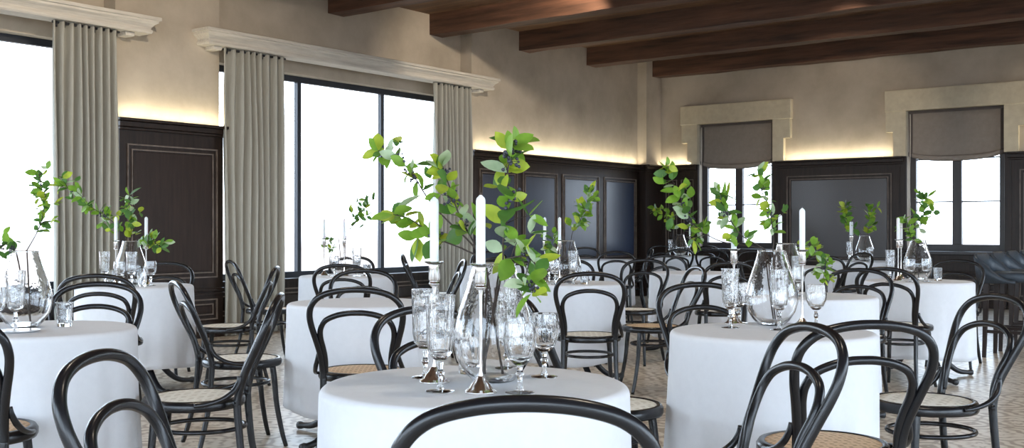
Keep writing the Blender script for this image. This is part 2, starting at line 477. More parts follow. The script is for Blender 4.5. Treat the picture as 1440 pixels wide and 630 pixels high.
panelling(False, YB, -1, -9.32, -8.6, [(-9.2, -8.98), (-8.9, -8.66)])
panelling(False, 16.0, -1, XL+.06, -9.32, [])
panelling(True, -9.32, 1, 15.9, YB-.04, [])
panelling(False, YB, -1, -7.16, -5.12, [(-6.98, -5.30)])
panelling(False, YB, -1, -3.66, -1.2, [(-3.5, -1.36)])
panelling(False, YB, -1, -1.2, XR, [(-1.0, 1.2), (1.4, 3.6), (3.8, 5.8)])
for cx, h in BW:
    panelling(False, YB, -1, cx-h-.03, cx+h+.03, [(cx-h+.02, cx+h-.02)], cap=False, ztop=BZ0-.05)
# cove lights on top of the caps
strip((XL+.085, 6.64, CAPZ+.012), 1.2, True)
strip((XL+.085, 13.75, CAPZ+.012), 4.4, True)
strip((-9.0, YB-.085, CAPZ+.012), .6, False)
strip((-6.14, YB-.085, CAPZ+.012), 1.7, False)
strip((-2.3, YB-.085, CAPZ+.012), 2.0, False)
strip((2.2, YB-.085, CAPZ+.012), 6.0, False)

# back windows: casement, stone surround, roman blind ------------------------
for i, (cx, h) in enumerate(BW):
    o = struct(wname()); y0, y1 = YB+.10, YB+.18
    W = M['casement']; a, b = cx-h, cx+h
    def fr(nm, x0, x1, z0, z1, m=W, q0=0, q1=0): return boxo(nm, m, o, (x0, x1, y0+q0, y1+q1, z0, z1), .004 if m is W else 0)
    fr('frame', a, a+.10, BZ0, BZ1); fr('frame', b-.10, b, BZ0, BZ1)
    fr('frame', a+.10, b-.10, BZ0, BZ0+.10); fr('frame', a+.10, b-.10, BZ1-.08, BZ1)
    fr('mullion', cx-.065, cx+.065, BZ0+.10, BZ1-.08)
    for s in (-1, 1):
        u0, u1 = (a+.10, cx-.065) if s < 0 else (cx+.065, b-.10)
        fr('glazing_bar', u0, u1, 1.545, 1.565, q0=.02, q1=-.02); fr('glazing_bar', u0, u1, 2.185, 2.205, q0=.02, q1=-.02)
        fr('pane', u0, u1, BZ0+.10, BZ1-.08, M['pane'], .035, -.037)
    boxo('sill', W, o, (a-.08, b+.08, YB-.10, YB+.10, BZ0-.05, BZ0), .008)
    for s in (-1, 1):      # dark casing beside the opening, below the stone
        x0, x1 = sorted((cx+s*h, cx+s*(h+.09)))
        boxo('casing', M['dark_wood'], o, (x0, x1, YB-.055, YB, BZ0, CAPZ), .005)
    bm = bmesh.new()
    box(bm, cx-1.0, cx+1.0, YB-.10, YB, 2.93, 3.25, .008)
    obj('stone_lintel', bm, M['stone'], o)
    for s in (-1, 1):
        bm = bmesh.new()
        p = [(s*(h-.0), CAPZ), (s*(h+.19), CAPZ), (s*(h+.19), 2.62), (s*(h+.30), 2.62), (s*(h+.30), 2.93), (s*(h-.0), 2.93)]
        f0 = [bm.verts.new((cx+x, YB-.085, z)) for x, z in p]; f1 = [bm.verts.new((cx+x, YB, z)) for x, z in p]
        bm.faces.new(f0); bm.faces.new(f1[::-1])
        for k in range(6): bm.faces.new((f0[k], f1[k], f1[(k+1) % 6], f0[(k+1) % 6]))
        obj('stone_jamb', bm, M['stone'], o)
    t = thing('roman_blind', ['taupe linen roman blind half lowered over the back window nearer the room corner',
                              'taupe linen roman blind half lowered over the back window above the bar stools'][i], 'blind', (cx, YB+.045, 2.2), 0, 'roman blinds')
    hw = h-.015
    def sheet(x0, x1, off, nm, m):
        bm = bmesh.new(); cols = 24; zs = [.725, .60, .45, .30, .15, .085, .06, .075, .05, .02, .0, .025]
        ysf = [0, 0, -.004, -.006, -.008, -.010, -.022, -.034, -.040, -.036, -.026, -.014]
        g = []
        for zz, yy in zip(zs, ysf):
            row = []
            for k in range(cols+1):
                x = x0+(x1-x0)*k/cols; u = x/hw
                sag = -.045*(1-u*u)*(1-zz/.725)**2+.045*(u*u)**2*(1-zz/.725)**3
                row.append(bm.verts.new((x, yy+off-.006*(1-u*u), zz+sag)))
            g.append(row)
        for r0, r1 in zip(g, g[1:]):
            for k in range(cols): bm.faces.new((r0[k], r0[k+1], r1[k+1], r1[k]))
        ob = obj(nm, bm, m, t, True); sm = ob.modifiers.new('thick', 'SOLIDIFY'); sm.thickness = .004; sm.offset = 0
        return ob
    sheet(-hw, hw, 0, 'fabric', M['blind'])
    sheet(-hw, -hw+.055, -.0055, 'edge_binding', M['blind_edge']); sheet(hw-.055, hw, -.0055, 'edge_binding', M['blind_edge'])
    boxo('head_rail', M['blind_edge'], t, (-hw, hw, -.02, .03, .69, .73), .004)
    bm = bmesh.new(); tube(bm, catmull([(-hw+.03, -.05, .68), (-hw+.032, -.055, .2), (-hw+.02, -.05, -.3), (-hw+.03, -.052, -1.05)], 8), .006, 8)
    obj('lit_casing_edge', bm, M['lit_edge'], t, True)  # thin pale line standing for the lit edge of the casing

# ceiling beams ---------------------------------------------------------------
rb = random.Random(5)
bl = {16.2: 'dark wooden ceiling beam closest to the end wall', 14.41: 'second dark ceiling beam out from the end wall', 12.6: 'third dark ceiling beam out from the end wall',
      10.85: 'ceiling beam meeting the window wall above the right end of the pelmet with three panes below', 9.0: 'ceiling beam whose end alone shows at the top edge above the middle window'}
for k in range(12):
    y = [16.2, 14.41, 12.6, 10.85, 9.0][k] if k < 5 else 9.0-1.8*(k-4)
    if y < YR: break
    if k >= 6 and k % 1: continue
    bm = bmesh.new(); n = 40; x0 = XB-.05 if 7 < y < 11.3 else (XL-.05 if y < 16 else -9.36)
    rows = []
    for i in range(n+1):
        x = x0+(XR+.1-x0)*i/n; j = lambda s: rb.uniform(-s, s)
        c = [(y+j(.006), 3.78+j(.008)), (y+.26+j(.006), 3.78+j(.008)), (y+.26+j(.004), ZC+.01), (y+j(.004), ZC+.01)]
        rows.append([bm.verts.new((x, a, b)) for a, b in c])
    for A, B in zip(rows, rows[1:]):
        for q in range(4): bm.faces.new((A[q], A[(q+1) % 4], B[(q+1) % 4], B[q]))
    bm.faces.new(rows[0][::-1]); bm.faces.new(rows[-1])
    o = obj('ceiling_beam', bm, M['beam'])
    if y in bl: tag(o, bl[y], 'beam', 'ceiling beams')
    else: tag(o, 'dark wooden ceiling beam nearer than the picture shows, number %d from the end wall' % (k+1), 'beam', 'ceiling beams')

# pelmets and curtains --------------------------------------------------------
def pelmet(y0, y1, label):
    o = thing('curtain_pelmet', label, 'pelmet', (XL, 0, 0), 0, 'curtain pelmets')
    bm = bmesh.new()
    lv = []
    for pr, z in ((.205, 3.09), (.215, 3.105), (.215, 3.125), (.20, 3.13), (.205, 3.15), (.225, 3.175), (.255, 3.195), (.255, 3.215), (.275, 3.22), (.275, 3.25), (.265, 3.255)):
        lv.append((0, pr, y0+.275-pr, y1-.275+pr, z))
    loft(bm, lv); obj('moulding', bm, M['pelmet'], o)
    for yy in (y0+.17, y1-.32): boxo('bracket', M['pelmet'], o, (0, .15, yy, yy+.10, 3.05, 3.09), .006)
    return o
pelmet(1.40, 6.34, 'pale limewashed pelmet over the window at the left edge')
pelmet(6.89, 11.81, 'long pale limewashed pelmet over the middle window')
pelmet(-3.0, .95, 'pale limewashed pelmet over the window beyond the left edge')
def curtain(y0, y1, label, seed):
    rr = random.Random(seed); o = thing('curtain', label, 'curtain', (-9.385, (y0+y1)/2, 0), 0, 'linen curtains')
    w_ = y1-y0; n = 9; cols = 180; bm = bmesh.new(); g = []
    ph = [rr.uniform(-.5, .5) for _ in range(n+2)]; am = [rr.uniform(.75, 1.2) for _ in range(n+2)]
    def wv(u, zt):
        q = u*n+.12*math.sin(3*u*PI+seed)+.06*math.sin(zt*2.2+u*9+seed); i = int(q) % (n+1); f = q-int(q)
        s = math.sin(2*PI*q); s = math.copysign(abs(s)**.75, s)
        return s*.060*(am[i]*(1-f)+am[i+1]*f)*(.65+.35*min(1, (3.1-zt)/1.2+.15))
    for r in range(25):
        zt = .015+(3.087-.015)*r/24; row = []
        for k in range(cols+1):
            u = k/cols; taper = 1-.05*(1-(zt/3.14))*0
            row.append(bm.verts.new((wv(u, zt), (u-.5)*w_*taper+.01*math.sin(zt*1.7+u*12), zt)))
        g.append(row)
    for A, B in zip(g, g[1:]):
        for k in range(cols): bm.faces.new((A[k], A[k+1], B[k+1], B[k]))
    d = obj('drape', bm, M['linen'], o, True); s = d.modifiers.new('thick', 'SOLIDIFY'); s.thickness = .006; s.offset = 0
    bm = bmesh.new()
    for k in range(n):
        yy = (k+.5)/n*w_-w_/2; tube(bm, [Vector((0, yy, 3.03)), Vector((0, yy, 3.07))], .012, 8)
    tube(bm, [Vector((0, -w_/2, 3.072)), Vector((0, w_/2, 3.072))], .012, 8)
    obj('curtain_rail', bm, M['iron'], o, True)
curtain(5.28, 5.97, 'grey linen curtain at the right side of the left-edge window', 1)
curtain(7.20, 8.06, 'grey linen curtain at the left side of the middle window', 2)
curtain(10.58, 11.36, 'grey linen curtain at the far right side of the middle window', 3)

# ------------------------------------------------------------------ bentwood chair
def make_chair(cane_m, label):
    t = thing('bentwood_chair', label, 'chair', (0, 0, 0), 0, 'bentwood dining chairs')
    B = M['black_wood']
    # seat ring: slightly drawn in at the back
    def sr(a): return .208*(1-.055*max(0, -math.sin(a))**2)
    bm = bmesh.new(); seg = 48; prof = [(-.017, .428), (.001, .424), (.006, .434), (.006, .452), (-.002, .464), (-.018, .466), (-.026, .458), (-.026, .436)]
    rings = [[bm.verts.new(((sr(2*PI*k/seg)+dr)*math.cos(2*PI*k/seg), (sr(2*PI*k/seg)+dr)*math.sin(2*PI*k/seg), z)) for dr, z in prof] for k in range(seg)]
    for k in range(seg):
        A, Bq = rings[k], rings[(k+1) % seg]
        for i in range(len(prof)): bm.faces.new((A[i], A[(i+1) % len(prof)], Bq[(i+1) % len(prof)], Bq[i]))
    obj('seat_frame', bm, B, t, True)
    bm = bmesh.new(); rows = []
    for f, z in ((0, .470), (.35, .469), (.7, .466), (.93, .462), (.985, .455), (.985, .445), (0, .44)):
        if f == 0: rows.append([bm.verts.new((0, 0, z))]); continue
        rows.append([bm.verts.new((f*(sr(2*PI*k/seg)-.006)*math.cos(2*PI*k/seg), f*(sr(2*PI*k/seg)-.006)*math.sin(2*PI*k/seg), z)) for k in range(seg)])
    for A, Bq in zip(rows, rows[1:]):
        for k in range(seg):
            j = (k+1) % seg
            if len(A) == 1: bm.faces.new((A[0], Bq[k], Bq[j]))
            elif len(Bq) == 1: bm.faces.new((A[j], A[k], Bq[0]))
            else: bm.faces.new((A[j], A[k], Bq[k], Bq[j]))
    obj('seat', bm, cane_m, t, True)
    up = [(.166, -.190, .44), (.168, -.197, .49), (.176, -.217, .56), (.192, -.248, .63), (.210, -.280, .70), (.216, -.303, .755), (.203, -.322, .806), (.160, -.336, .847), (.088, -.344, .869), (0, -.346, .876)]
    pts = catmull(up+[(-x, y, z) for x, y, z in up[-2::-1]], 6)
    bm = bmesh.new(); tube(bm, pts, lambda u: .0165-.002*math.sin(u*PI), 12); obj('back_frame', bm, B, t, True)
    inn = [(.150, -.196, .475), (.153, -.205, .53), (.162, -.223, .59), (.172, -.248, .645), (.169, -.268, .69), (.146, -.284, .728), (.096, -.294, .752), (.043, -.298, .763), (0, -.300, .765)]
    pts = catmull(inn+[(-x, y, z) for x, y, z in inn[-2::-1]], 6)
    bm = bmesh.new(); tube(bm, pts, lambda u: .0135*min(1, .62+min(u, 1-u)*4), 12); obj('back_loop', bm, B, t, True)
    for s in (-1, 1):
        bm = bmesh.new(); tube(bm, catmull([(s*.166, -.190, .46), (s*.167, -.197, .36), (s*.172, -.212, .22), (s*.186, -.245, .08), (s*.196, -.268, 0)], 5), lambda u: .0165-.004*u, 12)
        obj('leg', bm, B, t, True)
        bm = bmesh.new(); tube(bm, catmull([(s*.138, .130, .445), (s*.146, .140, .36), (s*.153, .152, .22), (s*.165, .176, .08), (s*.174, .196, 0)], 5), lambda u: .0175-.006*u, 12)
        obj('leg', bm, B, t, True)
        bm = bmesh.new(); tube(bm, catmull([(s*.188, -.204, .565), (s*.193, -.200, .54), (s*.203, -.180, .505), (s*.212, -.135, .475), (s*.216, -.075, .458), (s*.214, -.03, .452)], 5), lambda u: .0115*(1-.45*abs(u-.4)), 10)
        obj('brace', bm, B, t, True)
    bm = bmesh.new(); tube(bm, [Vector((.158*math.cos(2*PI*k/48), -.028+.175*math.sin(2*PI*k/48), .335)) for k in range(48)], .0095, 8, closed=True)
    obj('stretcher', bm, B, t, True)
    return t

# ------------------------------------------------------------------ tables
TABLES = {  # centre pixel column, depth
    'T1': (668, 2.82), 'T2': (1086, 4.28), 'T3': (46, 4.38), 'T4': (190, 7.70), 'T5': (508, 5.93), 'T6': (487, 9.28), 'T7': (802, 8.05),
    'T8': (848, 14.0), 'T9': (975, 9.95), 'T10': (959, 15.8), 'T11': (1137, 6.5), 'T12': (1292, 8.34), 'T13': (1210, 13.4), 'T14': (1115, 11.5), 'T15': (700, 11.5)}
TPOS = {k: room((p-720)/F*d, d) for k, (p, d) in TABLES.items()}
where = {'T1': 'front and centre, nearest the camera', 'T2': 'at front right with two tapers and tall branches', 'T3': 'at the left edge of the picture', 'T4': 'before the dark wall panel between the curtains',
         'T5': 'bare of glassware, left behind the front table', 'T6': 'before the middle window, thin tapers on it', 'T7': 'before the bluish dark panels with a cone-shaped vase',
         'T8': 'far off in front of the last bluish panel', 'T9': 'behind the front right table on its left', 'T10': 'in the far corner of the room', 'T11': 'directly behind the front right table',
         'T12': 'by the bar stools, pedestal feet showing', 'T13': 'far back below the panel between the back windows', 'T14': 'far back and hidden behind the tall-branch vase', 'T15': 'far back and hidden behind the front vase'}

def make_table(label):
    t = thing('pedestal_table', label, 'table', (0, 0, 0), 0, 'round pedestal tables')
    bm = bmesh.new(); lathe(bm, [(0, .715), (.385, .715), (.392, .722), (.392, .738), (.386, .743), (0, .743)], 64); obj('tabletop', bm, M['dark_wood'], t, True)
    bm = bmesh.new(); lathe(bm, [(0, .715), (.12, .715), (.12, .70), (.035, .67), (.03, .5), (.042, .42), (.03, .36), (.05, .27), (.055, .20), (.03, .16), (0, .15)], 24); obj('pedestal', bm, M['iron'], t, True)
    for k in range(4):
        a = PI/4+k*PI/2; c, s = math.cos(a), math.sin(a)
        bm = bmesh.new()
        tube(bm, catmull([(c*r, s*r, z) for r, z in ((.03, .24), (.10, .25), (.18, .19), (.27, .09), (.36, .035), (.47, .024))], 6), lambda u: .030-.014*u+(.006 if u > .95 else 0), 10)
        ft = obj('foot', bm, M['iron'], t, True)
        bm = bmesh.new(); bmesh.ops.create_icosphere(bm, subdivisions=2, radius=.026, matrix=Matrix.Translation((c*.12, s*.12, .275))); obj('scroll', bm, M['iron'], ft, True)
    return t
def make_cloth(seed, label):
    rr = random.Random(seed); seg = 120; bm = bmesh.new()
    fold = [(rr.choice((3, 5, 6, 7, 8, 11)), rr.uniform(0, 2*PI), rr.uniform(.5, 1)) for _ in range(5)]
    def wob(a): return sum(math.sin(n*a+p)*q for n, p, q in fold)/2.2
    rows = []
    prof = [(0, 0)]+[(r, 0) for r in (.1, .2, .3, .36, .385)]
    rows.append([bm.verts.new((0, 0, .7475))])
    for r in (.1, .2, .3, .355, .383): rows.append([bm.verts.new((r*math.cos(2*PI*k/seg), r*math.sin(2*PI*k/seg), .7475+.0008*wob(2*PI*k/seg+r*9))) for k in range(seg)])
    for q in range(1, 5):
        an = q/5*PI/2; r = .383+.020*math.sin(an); z = .7475-.020*(1-math.cos(an))
        rows.append([bm.verts.new((r*math.cos(2*PI*k/seg), r*math.sin(2*PI*k/seg), z)) for k in range(seg)])
    for q in range(0, 16):
        f = q/15; z = .7275-f*(.7275-.175)
        row = []
        for k in range(seg):
            a = 2*PI*k/seg; v = wob(a)
            r = .403+.009*f+(.028*v)*f**.8*(.3+.7*f)+.004*math.sin(a*23+seed)*f
            row.append(bm.verts.new((r*math.cos(a), r*math.sin(a), z+(.012*math.sin(4*a+seed)*f))))
        rows.append(row)
    for A, B in zip(rows, rows[1:]):
        for k in range(seg):
            j = (k+1) % seg
            if len(A) == 1: bm.faces.new((A[0], B[k], B[j]))
            else: bm.faces.new((A[j], A[k], B[k], B[j]))
    o = obj('tablecloth', bm, M['cloth'], None, True); s = o.modifiers.new('thick', 'SOLIDIFY'); s.thickness = .003; s.offset = 1
    return tag(o, label, 'tablecloth', 'white round tablecloths')

t0 = None; cloths = []
for k, key in enumerate(TABLES):
    p = TPOS[key]; lab = 'dark pedestal table under a white cloth, '+where[key]
    rz = {'T12': R(12), 'T4': R(20)}.get(key, R(17*k % 90))
    if t0 is None: t0 = make_table(lab); t0.location = p; t0.rotation_euler = (0, 0, rz)
    else: dup(t0, p, rz, lab)
    lab = 'white floor-length cloth on the table '+where[key]
    if len(cloths) < 5:
        c = make_cloth(k+3, lab); cloths.append(c)
    else:
        c = cloths[k % 5].copy(); C.objects.link(c); c['label'] = lab
    c.location = p; c.rotation_euler = (0, 0, k*1.37)

# ------------------------------------------------------------------ chairs in their places
# (pixel column of the top rail, its depth, facing angle from straight-away, seat, table, label)
CH = [
    (740, 1.74, 0, 'w', 'T1', 'black bentwood chair closest to camera, only its curved top rail in frame'),
    (142, 2.38, 94, 'w', 'T1', 'black bentwood chair at the left of the front table, large double loop leaning left'),
    (1134, 3.06, -102, 'w', 'T1', 'black bentwood chair at the right of the front table, cut by the bottom edge'),
    (590, 3.72, 138, 'w', 'T1', 'black bentwood chair behind the front table, half hidden by the fluted goblet'),
    (385, 4.50, -97, 'w', 'T3', 'black bentwood chair with pale woven seat facing the left-edge table, back turned sideways'),
    (138, 5.45, 172, 'w', 'T3', 'black bentwood chair on the far side of the left-edge table, lower of two overlapping loops'),
    (-94, 3.40, -8, 't', 'T3', 'bentwood chair with tan cane seat cut off by the left edge of the picture'),
    (270, 5.62, 62, 'w', 'T5', 'black bentwood chair with pale woven seat facing right towards the bare-topped table'),
    (500, 4.98, -3, 't', 'T5', 'black bentwood chair with tan cane seat seen square from behind, left of the front glassware'),
    (511, 7.15, 175, 'w', 'T5', 'bentwood chair beyond the bare-topped table, its loop just above the chair with tan seat'),
    (388, 7.70, -95, 'w', 'T4', 'bentwood chair with pale seat facing left to the table before the dark wall panel'),
    (135, 6.40, -10, 't', 'T4', 'bentwood chair with its back to camera, upper of two overlapping loops at left'),
    (233, 8.70, 172, 'w', 'T4', 'bentwood chair standing against the dark wall panel between the curtains'),
    (324, 9.15, 62, 't', 'T6', 'bentwood chair with tan seat standing in front of the curtain left of the middle window'),
    (480, 8.20, 0, 'w', 'T6', 'bentwood chair seen from behind at the table before the middle window'),
    (495, 10.6, 178, 'w', 'T6', 'bentwood chair right under the middle window pane, its thin loop behind small glasses'),
    (652, 9.40, -100, 't', 'T6', 'bentwood chair facing the window table, mostly hidden by the front candles'),
    (830, 6.70, 2, 'w', 'T7', 'black bentwood chair seen square from behind, right of the drooping front branch'),
    (975, 7.75, -100, 't', 'T7', 'bentwood chair with tan cane seat facing left between front table and right table'),
    (800, 9.50, 178, 'w', 'T7', 'bentwood chair on the far side of the cone-shaped vase table'),
    (771, 4.20, 80, 'w', 'T2', 'black bentwood chair with pale seat peeking out at the right rim of the front table'),
    (908, 9.54, -154, 'w', 'T7', 'bentwood chair with pale seat standing beyond the tan-seated chair, right of the cone-shaped vase'),
    (984, 5.40, 176, 'w', 'T2', 'black bentwood chair behind the front right table, beside the tall fluted glass'),
    (1224, 3.16, -7, 't', 'T2', 'black bentwood chair with tan cane seat in front of the front right table'),
    (1352, 4.42, -103, 'w', 'T2', 'bentwood chair with pale seat facing left, right of the front right table'),
    (1208, 7.30, -155, 'w', 'T11', 'bentwood chair behind the table that stands behind the front right table'),
    (1245, 7.54, 40, 'w', 'T12', 'bentwood chair with ring stretcher showing, in front of the table by the bar stools'),
    (1346, 9.35, -150, 'w', 'T12', 'bentwood chair under the right back window beside the bar stools'),
    (867, 12.8, 3, 'w', 'T8', 'small far bentwood chair with its back to camera before the last bluish panel'),
    (822, 15.5, 178, 'w', 'T8', 'far bentwood chair tight against the bluish panels behind the cone-shaped vase'),
    (908, 14.4, -88, 'w', 'T8', 'far bentwood chair with pale seat showing just left of the corner tables'),
    (936, 10.9, 175, 'w', 'T9', 'bentwood chair on the far side of the table left behind the front right table'),
    (1027, 8.75, -3, 'w', 'T9', 'bentwood chair behind the tall fluted glass of the front right table'),
    (956, 14.3, -20, 'w', 'T10', 'far bentwood chair in front of the corner table, leaning loop below the small vase'),
    (1000, 14.5, 25, 'w', 'T10', 'far bentwood chair right of the small corner vase, crossing another loop'),
    (929, 17.1, 172, 'w', 'T10', 'bentwood chair closest to the room corner, left of the corner vase'),
    (994, 16.6, -140, 'w', 'T10', 'bentwood chair under the left back window, low arc right of the corner vase'),
    (1060, 13.2, 178, 'w', 'T14', 'far bentwood chair whose arc shows left of the tall-branch vase under the window'),
    (1158, 10.5, 0, 'w', 'T14', 'bentwood chair behind the drooping lime leaves right of the tall-branch vase'),
    (1213, 12.1, -35, 'w', 'T13', 'far bentwood chair in front of the small round vase under the wall panel'),
    (1262, 13.1, -100, 'w', 'T13', 'far bentwood chair at the right of the small round vase, behind the straight glass'),
    (566, 11.5, 88, 'w', 'T15', 'bentwood chair in profile before the middle window, right of the thin window bar'),
    (703, 10.1, 2, 'w', 'T15', 'bentwood chair whose arc shows through the top of the front vase'),
    (688, 12.8, 178, 'w', 'T15', 'far bentwood chair behind the front candles before the bluish panels'),
]
proto = {'w': None, 't': None}; SEATS = []
for px, d, ph, kind, tab, lab in CH:
    X = (px-720)/F*d; f = R(ph); dx, dd = math.sin(f), math.cos(f)
    seat = room(X+.34*dx, d+.34*dd)
    for tk, tp in TPOS.items():
        v = (seat-tp).normalized()      # keep seat and feet clear of the hanging cloth
        rot = Matrix.Rotation(math.atan2(-room(dx, dd).x, room(dx, dd).y), 3, 'Z')
        while (seat-tp).length < .645 or min((seat+rot @ Vector(q)-tp).length for q in ((.157, .160, 0), (-.157, .160, 0), (.178, -.225, 0), (-.178, -.225, 0))) < .452: seat = seat+v*.01
    SEATS.append(seat); fw = room(dx, dd); rz = math.atan2(-fw.x, fw.y)
    if proto[kind] is None:
        proto[kind] = make_chair(M['cane_white'] if kind == 'w' else M['cane_tan'], lab)
        proto[kind].location = seat; proto[kind].rotation_euler = (0, 0, rz)
    else: dup(proto[kind], seat, rz, lab)

# turn each pedestal so that its feet pass between the chairs
for o in [x for x in C.objects if x.name.startswith('pedestal_table') and not x.parent]:
    dirs = [math.atan2(q.y-o.location.y, q.x-o.location.x) for q in SEATS if (q-o.location).length < 1.1]
    best = max(range(18), key=lambda k: min([abs((R(5*k)+PI/4-d+PI/4) % (PI/2)-PI/4) for d in dirs] or [0]))
    o.rotation_euler = (0, 0, R(5*best))

# ------------------------------------------------------------------ bar stools
def make_stool(label):
    t = thing('bar_stool', label, 'stool', (0, 0, 0), 0, 'upholstered bar stools')
    # local +X is the front; low wrap-around back that sweeps down into the seat sides
    bm = bmesh.new(); box(bm, -.22, .30, -.235, .235, .68, .765, .018); obj('seat', bm, M['leather'], t, True)
    bm = bmesh.new(); n = 36; rows = []
    for i in range(n+1):
        u = -1+2*i/n; s = math.copysign(1, u); au = abs(u)
        if au < .45: x = -.25+.015*(au/.45)**2; y = u/.45*.215
        else:
            q = min(1, (au-.45)/.55); x = -.235+.30*q; y = s*(.215+.035*math.sin(min(1, q*2.2)*PI/2))
        q = min(1, max(0, (au-.42)/.58)); top = .935-.235*(1-(1-q)**1.9)
        nx, ny = (-1, 0) if au < .4 else (0, s)
        if .4 <= au < .55:
            k = (au-.4)/.15*PI/2; nx, ny = -math.cos(k), s*math.sin(k)
        th = .032
        lean = .03
        rows.append([bm.verts.new(v) for v in ((x, y, .67), (x-nx*-0+nx*0, y, .67), )][:1] +
                    [bm.verts.new((x+nx*th, y+ny*th, .67)), bm.verts.new((x+nx*(th+lean), y+ny*(th+lean*.4), top-.015)), bm.verts.new((x+nx*(th*.5+lean), y+ny*th*.5, top)), bm.verts.new((x+nx*lean, y+ny*.003, top-.015))])
    for A, B in zip(rows, rows[1:]):
        for k in range(5): bm.faces.new((A[k], A[(k+1) % 5], B[(k+1) % 5], B[k]))
    bm.faces.new(rows[0][::-1]); bm.faces.new(rows[-1]); obj('backrest', bm, M['leather'], t, True)
    for sx in (-1, 1):
        for sy in (-1, 1):
            bm = bmesh.new(); x, y = sx*.19, sy*.19
            loft(bm, [(x*1.1-.015, x*1.1+.015, y*1.05-.015, y*1.05+.015, 0), (x-.022, x+.022, y-.022, y+.022, .685)]); obj('leg', bm, M['brown_leg'], t)
    bm = bmesh.new()
    box(bm, -.19, .19, -.205, -.185, .22, .25); box(bm, -.19, .19, .185, .205, .22, .25); box(bm, .185, .205, -.19, .19, .22, .25)
    obj('footrest', bm, M['brown_leg'], t)
    return t
sl = ['dark leather bar stool first in the row, next to the white-clothed table', 'dark leather bar stool second along the row from the white-clothed table', 'dark leather bar stool third along the row from the white-clothed table',
      'dark leather bar stool fourth along the row, at the right picture edge']
sp = None
for k in range(4):
    p = Vector((-2.26, 10.42+.60*k, 0))
    if sp is None: sp = make_stool(sl[0]); sp.location = p
    else: dup(sp, p, 0, sl[k])

# ------------------------------------------------------------------ glassware and candles
TT = .7512      # cloth surface
def make_vase(label):
    t = thing('glass_vase', label, 'vase', (0, 0, 0), 0, 'tear-shaped glass vases')
    out = [(.001, 0), (.045, 0), (.056, .004), (.075, .022), (.098, .058), (.110, .10), (.108, .14), (.096, .19), (.078, .24), (.064, .285), (.058, .312)]
    inn = [(.0545, .312), (.0605, .284), (.0745, .239), (.0925, .189), (.1045, .14), (.1070, .10), (.0950, .060), (.0715, .0265), (.050, .010), (.001, .008)]
    bm = bmesh.new(); lathe(bm, [(0, 0)]+out[1:]+inn[:-1]+[(0, .008)], 56); obj('body', bm, M['glass'], t, True)
    bm = bmesh.new(); tube(bm, [Vector((.0563*math.cos(2*PI*k/56), .0563*math.sin(2*PI*k/56), .313)) for k in range(56)], .0032, 8, closed=True); obj('rim', bm, M['crystal'], t, True)
    return t
def flute(n, amt): return lambda a, r, z: 1+amt*abs(math.sin(n*a/2))
def make_glass(kind, label):
    nm, cat = {'A': ('fluted_goblet', 'goblet'), 'B': ('cut_goblet', 'goblet'), 'C': ('cut_tumbler', 'tumbler')}[kind]
    t = thing(nm, label, cat, (0, 0, 0), 0, {'A': 'tall fluted goblets', 'B': 'round cut goblets', 'C': 'cut tumblers'}[kind])
    G = M['crystal']
    if kind == 'C':
        bm = bmesh.new(); lathe(bm, [(0, 0), (.028, 0), (.030, .006), (.033, .05), (.036, .10), (.0335, .10), (.030, .05), (.026, .014), (0, .012)], 40, flute(12, -.05)); obj('body', bm, G, t, True); return t
    if kind == 'A': h0, bowl = .078, [(0, .078), (.016, .080), (.030, .096), (.0345, .125), (.0355, .18), (.0385, .242), (.0355, .242), (.0325, .18), (.031, .125), (.026, .102), (0, .092)]
    else: h0, bowl = .068, [(0, .068), (.014, .070), (.030, .086), (.041, .112), (.043, .135), (.040, .158), (.038, .175), (.0355, .175), (.037, .158), (.0398, .135), (.037, .112), (.026, .092), (0, .082)]
    bm = bmesh.new(); lathe(bm, bowl, 48, flute(14, -.06) if kind == 'A' else flute(18, -.035)); obj('bowl', bm, G, t, True)
    bm = bmesh.new(); lathe(bm, [(0, .0062), (.010, .0064), (.006, .02), (.006, .036), (.0115, .046), (.006, .056), (.008, h0-.004), (0, h0-.0005)], 24); obj('stem', bm, G, t, True)
    bm = bmesh.new(); lathe(bm, [(0, 0), (.036, 0), (.037, .002), (.02, .0045), (.008, .006), (0, .006)], 36); obj('foot', bm, G, t, True)
    return t
def make_stick(label):
    t = thing('candlestick', label, 'candlestick', (0, 0, 0), 0, 'slender silver candlesticks'); S = M['silver']
    bm = bmesh.new(); lathe(bm, [(0, 0), (.040, 0), (.041, .004), (.034, .009), (.030, .012), (.025, .022), (.016, .030), (.013, .036), (.008, .042), (0, .043)], 32, flute(10, -.05)); obj('base', bm, S, t, True)
    bm = bmesh.new(); lathe(bm, [(0, .040), (.006, .042), (.0042, .06), (.0042, .24), (.007, .255), (0, .256)], 16); obj('stem', bm, S, t, True)
    bm = bmesh.new(); lathe(bm, [(0, .254), (.010, .255), (.015, .262), (.012, .268), (.0155, .274), (.0145, .312), (0, .313)], 24); obj('socket', bm, S, t, True)
    bm = bmesh.new(); lathe(bm, [(0, .313), (.015, .313), (.026, .318), (.0265, .321), (.014, .319), (0, .319)], 28); obj('drip_pan', bm, M['crystal'], t, True)
    return t
def make_candle(label):
    t = thing('taper_candle', label, 'candle', (0, 0, 0), 0, 'white taper candles')
    bm = bmesh.new(); lathe(bm, [(0, 0), (.0118, 0), (.0118, .158), (.0105, .164), (.003, .172), (0, .1725)], 24); obj('wax', bm, M['candle'], t, True)
    bm = bmesh.new(); tube(bm, [Vector((0, 0, .170)), Vector((.0005, 0, .178))], .0012, 6); obj('wick', bm, M['wick'], t)
    return t
protos = {}; STOOD = []
